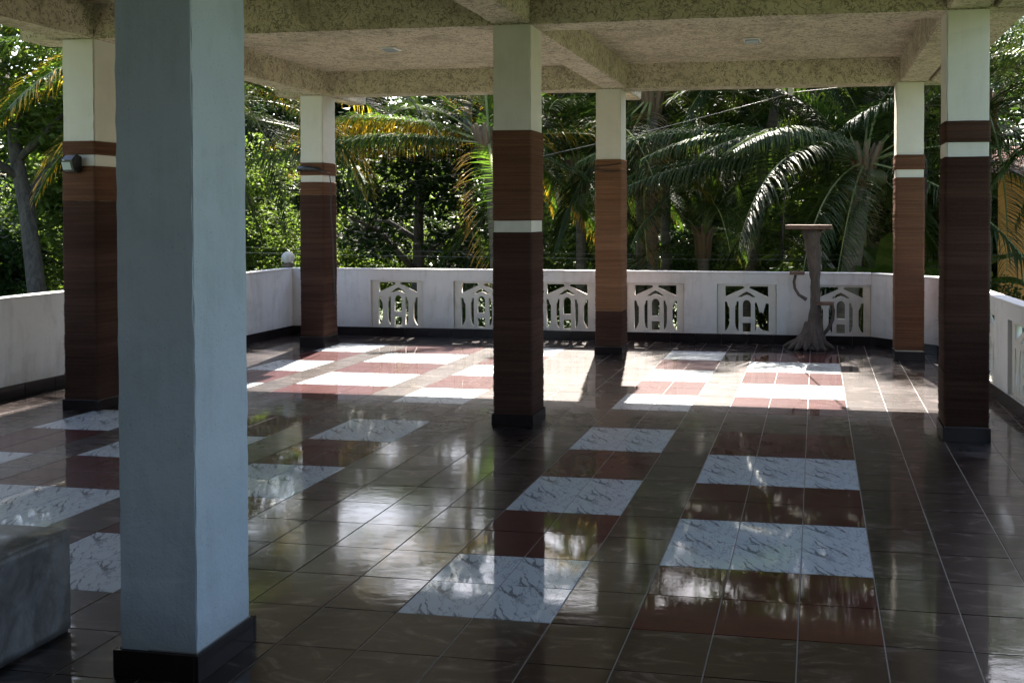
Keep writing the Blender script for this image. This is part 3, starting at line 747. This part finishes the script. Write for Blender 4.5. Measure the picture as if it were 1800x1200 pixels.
palm(-10.4, 10.8, 3.9, 'coconut palm with drooping yellow fronds beyond the left wall', seed=3, classes='ymmm', n=26, group=gP, extra=((-20, 5, 'y', 1.0), (-5, -15, 'y', 1.0), (195, 5, 'm', .95), (-40, 5, 'y', 1), (10, 5, 'y', 1.1), (215, 5, 'm', 1.0)))
palm(-0.9, 15.0, 4.9, 'tall dark coconut palm standing behind the one with coconuts', base=(-1.9, 15.6), seed=11,  classes='dd', n=28, group=gP)
palm(-2.3, 12.9, 1.1, 'low young palm just beyond the far parapet right of the orange column', seed=13, classes='dmm', n=16, scale=.72, group=gP, elevs=(70, 50, 30, 10, -15))
palm(-3.6, 16.5, 4.2, 'slender coconut palm seen past the right side of the orange column', seed=17, classes='dm', n=24, group=gP)
palm(4.9, 9.8, 3.5, 'coconut palm whose fronds hang over the right parapet', seed=21, classes='md', n=28, group=gP, extra=((190, 5, 'm', 1.0), (170, -15, 'm', 1.0), (200, 30, 'm', 1.0), (155, 5, 'm', 1)), scale=.9)
palm(2.6, 12.6, 3.3, 'dark coconut palm between the two right columns', seed=22, classes='dd', n=26, group=gP)
palm(-14.8, 15.5, 3.6, 'coconut palm far beyond the left wall', seed=24, classes='dm', n=22, group=gP)
palm(1.2, 19.0, 5.4, 'tall coconut palm at the back right of the coconuts', seed=27, classes='dd', n=24, group=gP)

palm(-3.3, 13.2, 3.7, 'dense dark coconut palm right of the orange column', seed=31, classes='dm', skip=lambda a, e: e >= 5 and math.sin(a) < -.15,  n=26, group=gP, elevs=(50, 30, 30, 10, 5, 5, -15, -45))
palm(2.0, 16.6, 5.6, 'dark coconut palm high behind the coconuts', seed=33, classes='dm', n=26, group=gP, elevs=(50, 30, 10, 5, 5, -15, -45))
palm(-8.6, 17.4, 6.9, 'very tall coconut palm at the back behind the forked tree', seed=41, classes='dd', n=24, group=gP, elevs=(50, 30, 10, 5, 5, -15, -45))  # very tall palms added to break up the sky reflected in the floor
palm(-4.3, 17.2, 7.2, 'very tall coconut palm at the back behind the centre column', seed=43, classes='dd', n=24, group=gP, elevs=(50, 30, 10, 5, 5, -15, -45))
palm(-14.2, 16.4, 6.8, 'very tall coconut palm at the back behind the pale blue column', seed=45, classes='dd', n=24, group=gP, elevs=(50, 30, 10, 5, 5, -15, -45))
palm(-0.3, 17.8, 7.5, 'very tall coconut palm at the back behind the orange column', seed=47, classes='dd', n=24, group=gP, elevs=(50, 30, 10, 5, 5, -15, -45))
def leaves(centres, radii, per, size, seed, flat=.8, aspect=2.0):
    r = np.random.RandomState(seed); C_ = []
    for c, rad in zip(centres, radii):
        n = int(per * (rad ** 2)); d = r.normal(0, 1, (n, 3)); d /= np.linalg.norm(d, axis=1, keepdims=True)
        q = d * (rad * r.uniform(.45, 1.08, (n, 1)) ** .7); q[:, 2] *= flat; C_.append(np.array(c) + q)
    P = np.concatenate(C_); n = len(P)
    a = r.normal(0, 1, (n, 3)); a[:, 2] = a[:, 2] * .6 - .35; a /= np.linalg.norm(a, axis=1, keepdims=True)
    b = np.cross(a, r.normal(0, .55, (n, 3)) + [0, 0, 1]); b /= np.linalg.norm(b, axis=1, keepdims=True)
    nn = np.cross(a, b); L = size * r.uniform(.6, 1.3, (n, 1)); Wd = L / aspect
    v = np.stack([P, P + a * L * .5 + b * Wd * .5 + nn * Wd * .12, P + a * L - nn * L * .1, P + a * L * .5 - b * Wd * .5 + nn * Wd * .12], 1).reshape(-1, 3)
    i = np.arange(n)[:, None] * 4
    f = np.concatenate([i + [0, 1, 2], i + [0, 2, 3]]).astype(np.int32)
    return v, f
def tree_parts(h, spread, seed, n_limb=7, per=900, size=.16, crown_from=.45, lean=(0, 0), tr=.16, clump=.75, flat=.7, sub=4):
    r = random.Random(seed); b = MB(); top = Vector((lean[0], lean[1], h * .72))
    pts = [Vector((top.x * (t ** 1.3), top.y * (t ** 1.3), top.z * t)) + Vector((r.uniform(-.06, .06), r.uniform(-.06, .06), 0)) * (1 if 0 < t < 1 else 0) for t in np.linspace(0, 1, 9)]
    b.tube(pts, [tr * (1.35 if t == 0 else 1) * (1 - .6 * t) for t in np.linspace(0, 1, 9)], 9, jit=.06, rnd=r)
    cs, rs = [], []
    for k in range(n_limb):
        t = crown_from + (1 - crown_from) * (k + .5) / n_limb; q = t * 8; i = min(int(q), 7); p = pts[i].lerp(pts[i + 1], q - i)
        a = k * 2.4 + seed; ln = spread * (1.05 - .45 * (t - crown_from) / (1 - crown_from)) * r.uniform(.75, 1.1)
        d = Vector((math.cos(a), math.sin(a), r.uniform(.25, .8))); e = p + d * ln; mid = p.lerp(e, .5) + Vector((0, 0, .12 * ln))
        r0 = tr * (1 - .55 * t) * .6; b.tube([p, p.lerp(mid, .5), mid, e], [r0, r0 * .8, r0 * .6, r0 * .2], 6)
        for u in range(sub):
            f = r.uniform(.45, 1.1); c = p.lerp(e, f) + Vector((r.gauss(0, .32), r.gauss(0, .32), r.gauss(0.1, .22))) * ln * .75
            b.tube([p.lerp(e, min(f, .9) * .8), c], [r0 * .3, .008], 4, cap=False); cs.append(tuple(c)); rs.append(clump * r.uniform(.6, 1.15))
    cs.append(tuple(top + Vector((0, 0, h * .14)))); rs.append(clump * 1.1)
    v, f = leaves(cs, rs, per, size, seed, flat)
    return b, v, f
TP = {}
def tree(name, x, y, label, cat='tree', mat='leaf_mid', key=None, scale=1.0, rz=0, group=None, z=GZ, **k):
    kk = (key, mat)
    if key is None or kk not in TP:
        b, v, f = tree_parts(**k); tm = b.mesh('trunk', M['bark'], smooth=True); cm = np_mesh('crown', v, f, M[mat]); TP[kk] = (tm, cm)
    tm, cm = TP[kk]
    root = empty(name, (x, y, z), rz, label=label, cat=cat, group=group); root.scale = (scale,) * 3
    link('trunk', tm, root); link('crown', cm, root); return root
# broad-leaved trees one can tell apart
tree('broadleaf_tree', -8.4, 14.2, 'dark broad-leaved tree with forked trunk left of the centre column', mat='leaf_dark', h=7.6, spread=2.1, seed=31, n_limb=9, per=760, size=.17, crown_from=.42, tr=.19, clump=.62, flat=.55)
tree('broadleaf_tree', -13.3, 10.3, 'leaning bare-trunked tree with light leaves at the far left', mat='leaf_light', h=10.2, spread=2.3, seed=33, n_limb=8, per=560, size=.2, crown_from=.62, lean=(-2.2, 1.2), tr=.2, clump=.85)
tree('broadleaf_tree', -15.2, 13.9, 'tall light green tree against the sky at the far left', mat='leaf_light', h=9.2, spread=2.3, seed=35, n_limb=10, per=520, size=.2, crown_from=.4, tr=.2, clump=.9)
# sunlit bushes and shrubs beyond the parapet
bk = dict(h=4.4, spread=1.5, n_limb=9, per=900, size=.10, crown_from=.12, tr=.05, clump=.62, flat=.85)
bushes = [(-12.6, 17.5, 1.15, 'leaf_light', 'light green sunlit bush beyond the far left corner'), (-10.3, 18.6, 1.2, 'leaf_light', 'bright yellow-green bush behind the globe lamp'),
          (-7.6, 19.6, 1.15, 'leaf_light', 'bright bush glowing behind the forked trunk'), (-5.2, 20.5, 1.2, 'leaf_light', 'pale sunlit bush behind the young palm'),
          (-10.9, 13.6, .78, 'leaf_mid', 'green bush beside the globe lamp'), (-6.7, 12.7, .74, 'leaf_mid', 'round-leaved green bush close behind the far parapet'),
          (-3.9, 18.6, 1.0, 'leaf_mid', 'green bush behind the orange column'), (-1.4, 20.4, 1.1, 'leaf_mid', 'green bush behind the low young palm'),
          (1.6, 14.2, .84, 'leaf_light', 'light green shrub left of the far right column'), (2.6, 11.6, .80, 'leaf_mid', 'green shrub between the right columns'),
          (3.75, 7.7, .86, 'leaf_mid', 'leafy shrub just outside the right parapet'), (-9.2, 10.9, .62, 'leaf_dark', 'dark shrub outside the far left corner'),
          (-13.0, 6.8, .8, 'leaf_dark', 'dark shrub outside the left wall'), (-4.4, 11.4, .5, 'leaf_dark', 'low dark shrub outside the far parapet')]
for k, (x, y, s, mt, lb) in enumerate(bushes):
    tree('shrub', x, y, lb, 'shrub', mt, key='bush%d' % (k % 2), scale=s, rz=k * 1.3, seed=41 + k % 2, **bk)
# trees at the back
for k, (x, y, sc, lb) in enumerate([(-15.5, 19.5, 1.55, 'bright light-green tree beyond the left end of the far parapet'), (-12.4, 21.0, 1.6, 'bright light-green tree glowing above the globe lamp'),
        (-9.4, 22.0, 1.65, 'bright light-green tree behind the forked trunk'), (-6.6, 21.5, 1.5, 'light-green tree just left of the centre column'), (-3.6, 23.0, 1.5, 'light-green tree seen between the centre and orange columns'),
        (-18.5, 16.5, 1.5, 'light-green tree behind the leaning trunk')]):
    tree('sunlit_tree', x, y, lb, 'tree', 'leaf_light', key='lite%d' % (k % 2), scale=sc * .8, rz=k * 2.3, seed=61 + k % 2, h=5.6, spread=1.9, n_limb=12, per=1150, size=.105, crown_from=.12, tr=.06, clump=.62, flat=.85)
big = [dict(h=11, spread=3.2, seed=51, n_limb=12, per=300, size=.3, crown_from=.15, tr=.24, clump=1.25, flat=.8), dict(h=12, spread=3.0, seed=52, n_limb=13, per=300, size=.3, crown_from=.12, tr=.24, clump=1.2, flat=.85)]
r = random.Random(77)
spots = []
for a in np.arange(-58, 24, 6.2):
    for d, s in ((17.5, .52), (24, .74), (34, 1.0)):
        aa = R_(a + r.uniform(-2, 2) + (3 if d > 30 else 0))
        if d < 18 and (-40 < a < -6 or r.random() < .3): continue
        if 8 < a < 17: s *= .6
        if 18 < d < 30 and -40 < a < -6: continue
        if a < -42: s *= .72
        if -36 < a < -14: s *= .9
        dd = d + r.uniform(-2.5, 2.5)
        spots.append((math.sin(aa) * dd - .3, math.cos(aa) * dd - 3.5, s * r.uniform(.8, 1.15)))
spots = [q for q in spots if not (q[0] > -2 and q[1] < 10)]
spots.sort(key=lambda q: math.atan2(q[0] + .3, q[1] + 3.5))
seen_ = {}; plan = []
for k, (x, y, s) in enumerate(spots):
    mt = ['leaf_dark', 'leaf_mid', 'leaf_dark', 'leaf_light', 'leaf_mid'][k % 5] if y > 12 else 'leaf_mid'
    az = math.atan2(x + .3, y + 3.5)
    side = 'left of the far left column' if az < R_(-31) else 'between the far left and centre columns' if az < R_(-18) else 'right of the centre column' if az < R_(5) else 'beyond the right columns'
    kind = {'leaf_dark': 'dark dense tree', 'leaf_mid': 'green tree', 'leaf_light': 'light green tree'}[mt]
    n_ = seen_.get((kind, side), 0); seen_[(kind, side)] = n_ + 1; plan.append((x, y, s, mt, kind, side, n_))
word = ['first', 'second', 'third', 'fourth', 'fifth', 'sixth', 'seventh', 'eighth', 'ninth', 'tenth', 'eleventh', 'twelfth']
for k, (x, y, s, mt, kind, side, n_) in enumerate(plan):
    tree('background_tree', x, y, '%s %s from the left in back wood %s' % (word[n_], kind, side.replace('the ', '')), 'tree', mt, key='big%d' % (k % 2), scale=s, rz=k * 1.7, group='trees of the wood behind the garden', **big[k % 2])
for k, (x, y, sc, lb) in enumerate([(-1.6, 18.6, 1.0, 'sunlit low tree behind the orange column'), (0.6, 19.6, 1.05, 'sunlit low tree behind the trunk stand'), (2.6, 20.2, 1.1, 'sunlit low tree behind the far right column'), (-3.0, 12.2, .5, 'light green shrub between the centre and orange columns')]):
    tree('sunlit_tree', x, y, lb, 'tree', 'leaf_light', key='lite%d' % (k % 2), scale=sc * .8, rz=k * 1.3 + 1)
for k, (x, y, sc) in enumerate([(-7.2, 26.0, 1.25), (-2.6, 26.5, 1.3), (1.6, 25.5, 1.25)]):  # tall crowns added to screen the sky from the floor reflections
    tree('background_tree', x, y, ['tall dark tree behind the palms right of the centre column', 'tall dark tree behind the low young palm', 'tall dark tree behind the coconuts', 'dark tree between the right columns at the back'][k], 'tree', 'leaf_mid', key='big%d' % (k % 2), scale=sc, rz=k * 2.1, **big[k % 2])
# banana plant: each big leaf a part
def banana(x, y, z, label, n=8, s=1.0, seed=1):
    r = random.Random(seed); root = empty('banana_plant', (x, y, z), label=label, cat='banana plant')
    MB().tube([(0, 0, 0), (.03, 0, .8 * s), (.02, .02, 1.7 * s)], [.11, .09, .06], 8).build('stem', M['rachis'], root, smooth=True)
    for k in range(n):
        a = k * 2.4; L = r.uniform(1.3, 1.8) * s; e = R_(r.uniform(55, 85)); V = []; F = []; p = Vector((0, 0, 1.6 * s)); N = 12
        for q in range(N + 1):
            t = q / N; th = e - t ** 1.4 * R_(95); w = .26 * s * math.sin(math.pi * min(1, .06 + t * .94)) ** .6 * (1 if q else .1) + .004
            sd_ = Vector((-math.sin(a), math.cos(a), 0)); dirn = Vector((math.cos(a) * math.cos(th), math.sin(a) * math.cos(th), math.sin(th)))
            V += [p - sd_ * w + Vector((0, 0, w * .35 + r.uniform(-.03, .03))), p, p + sd_ * w + Vector((0, 0, w * .35 + r.uniform(-.03, .03)))]; p = p + dirn * L / N
        for q in range(N):
            b0 = q * 3; F += [(b0, b0 + 1, b0 + 4, b0 + 3), (b0 + 1, b0 + 2, b0 + 5, b0 + 4)]
        link('leaf', np_mesh('leaf', [tuple(v) for v in V], F, M['leaf_light']), root)
banana(1.0, 12.2, -1.9, 'banana plant with broad pale leaves left of the far right column', 9, 1.15, 3)
banana(2.2, 13.2, -2.2, 'banana plant behind the far right column', 8, 1.2, 5)
# sword-leaved plant on the corner of the parapet
def sword(x, y, z, label, n=26, L=.42, seed=1, mat='leaf_mid'):
    r = random.Random(seed); root = empty('sword_leaf_plant', (x, y, z), label=label, cat='plant')
    for k in range(n):
        a = k * 2.4; e = R_(r.uniform(25, 85)); V = []; F = []; p = Vector((0, 0, 0)); N = 6; ll = L * r.uniform(.7, 1.15)
        for q in range(N + 1):
            t = q / N; th = e - t ** 1.5 * R_(60); w = .018 * (1 - t ** 2) + .001; sd_ = Vector((-math.sin(a), math.cos(a), 0))
            V += [p - sd_ * w, p + sd_ * w]; p = p + Vector((math.cos(a) * math.cos(th), math.sin(a) * math.cos(th), math.sin(th))) * ll / N
        F = [(q * 2, q * 2 + 1, q * 2 + 3, q * 2 + 2) for q in range(N)]
        link('leaf', np_mesh('leaf', [tuple(v) for v in V], F, M[mat]), root)
sword(1.42, 8.9, .55, 'green sword-leaved plant behind the slanting corner parapet', 34, .62, 4)

# ------------------------------------------------------------------ neighbouring buildings
H = empty('orange_house', (3.15, 14.4, GZ), R_(-12), label='orange neighbouring house beyond the right parapet', cat='house')
b = MB(); 
b.box(0, 9, 0, .2, 0, 5.3); b.box(0, .2, .2, 8, 0, 5.3); b.box(8.8, 9, .2, 8, 0, 5.3); b.build('wall', M['orange_wall'], H)
MB().add([(-.6, -.6, 5.2), (9.6, -.6, 5.2), (9.6, 4.1, 6.0), (-.6, 4.1, 6.0), (9.6, 8.6, 5.2), (-.6, 8.6, 5.2)], [(0, 1, 2, 3), (3, 2, 4, 5)]).build('roof', M['roof_tile'], H)
for wx in (1.2, 4.4, 6.8):
    f = MB(); f.box(wx, wx + 1.3, -.05, -.001, 2.3, 2.4); f.box(wx, wx + 1.3, -.05, -.001, 3.6, 3.7); f.box(wx, wx + .08, -.05, -.001, 2.403, 3.597); f.box(wx + 1.22, wx + 1.3, -.05, -.001, 2.403, 3.597); f.box(wx + .61, wx + .69, -.05, -.001, 2.403, 3.597)
    w = f.build('window', M['white_plastic'], H); MB().box(wx + .08, wx + 1.22, -.02, -.004, 2.4, 3.6).build('pane', M['glass'], w)
Wl = empty('garden_wall', (-.7, 14.0, GZ), label='small white garden wall and stair rail behind the trunk stand', cat='wall')
MB().box(.37, .55, 0, .14, 0, 3.88).build('wall_body', M['white_wall'], Wl)
MB().add([(.56, 0, 3.75), (.56, .1, 3.75), (.95, .1, 3.2), (.95, 0, 3.2), (.56, 0, 3.62), (.56, .1, 3.62), (.95, .1, 3.05), (.95, 0, 3.05)], [(0, 1, 2, 3), (4, 7, 6, 5), (0, 3, 7, 4), (1, 5, 6, 2), (0, 4, 5, 1), (3, 2, 6, 7)]).build('stair_rail', M['white_wall'], Wl)
for k in range(4): MB().box(.60 + k * .09, .63 + k * .09, .03, .07, 0, 3.5 - k * .125).build('baluster', M['white_wall'], Wl)
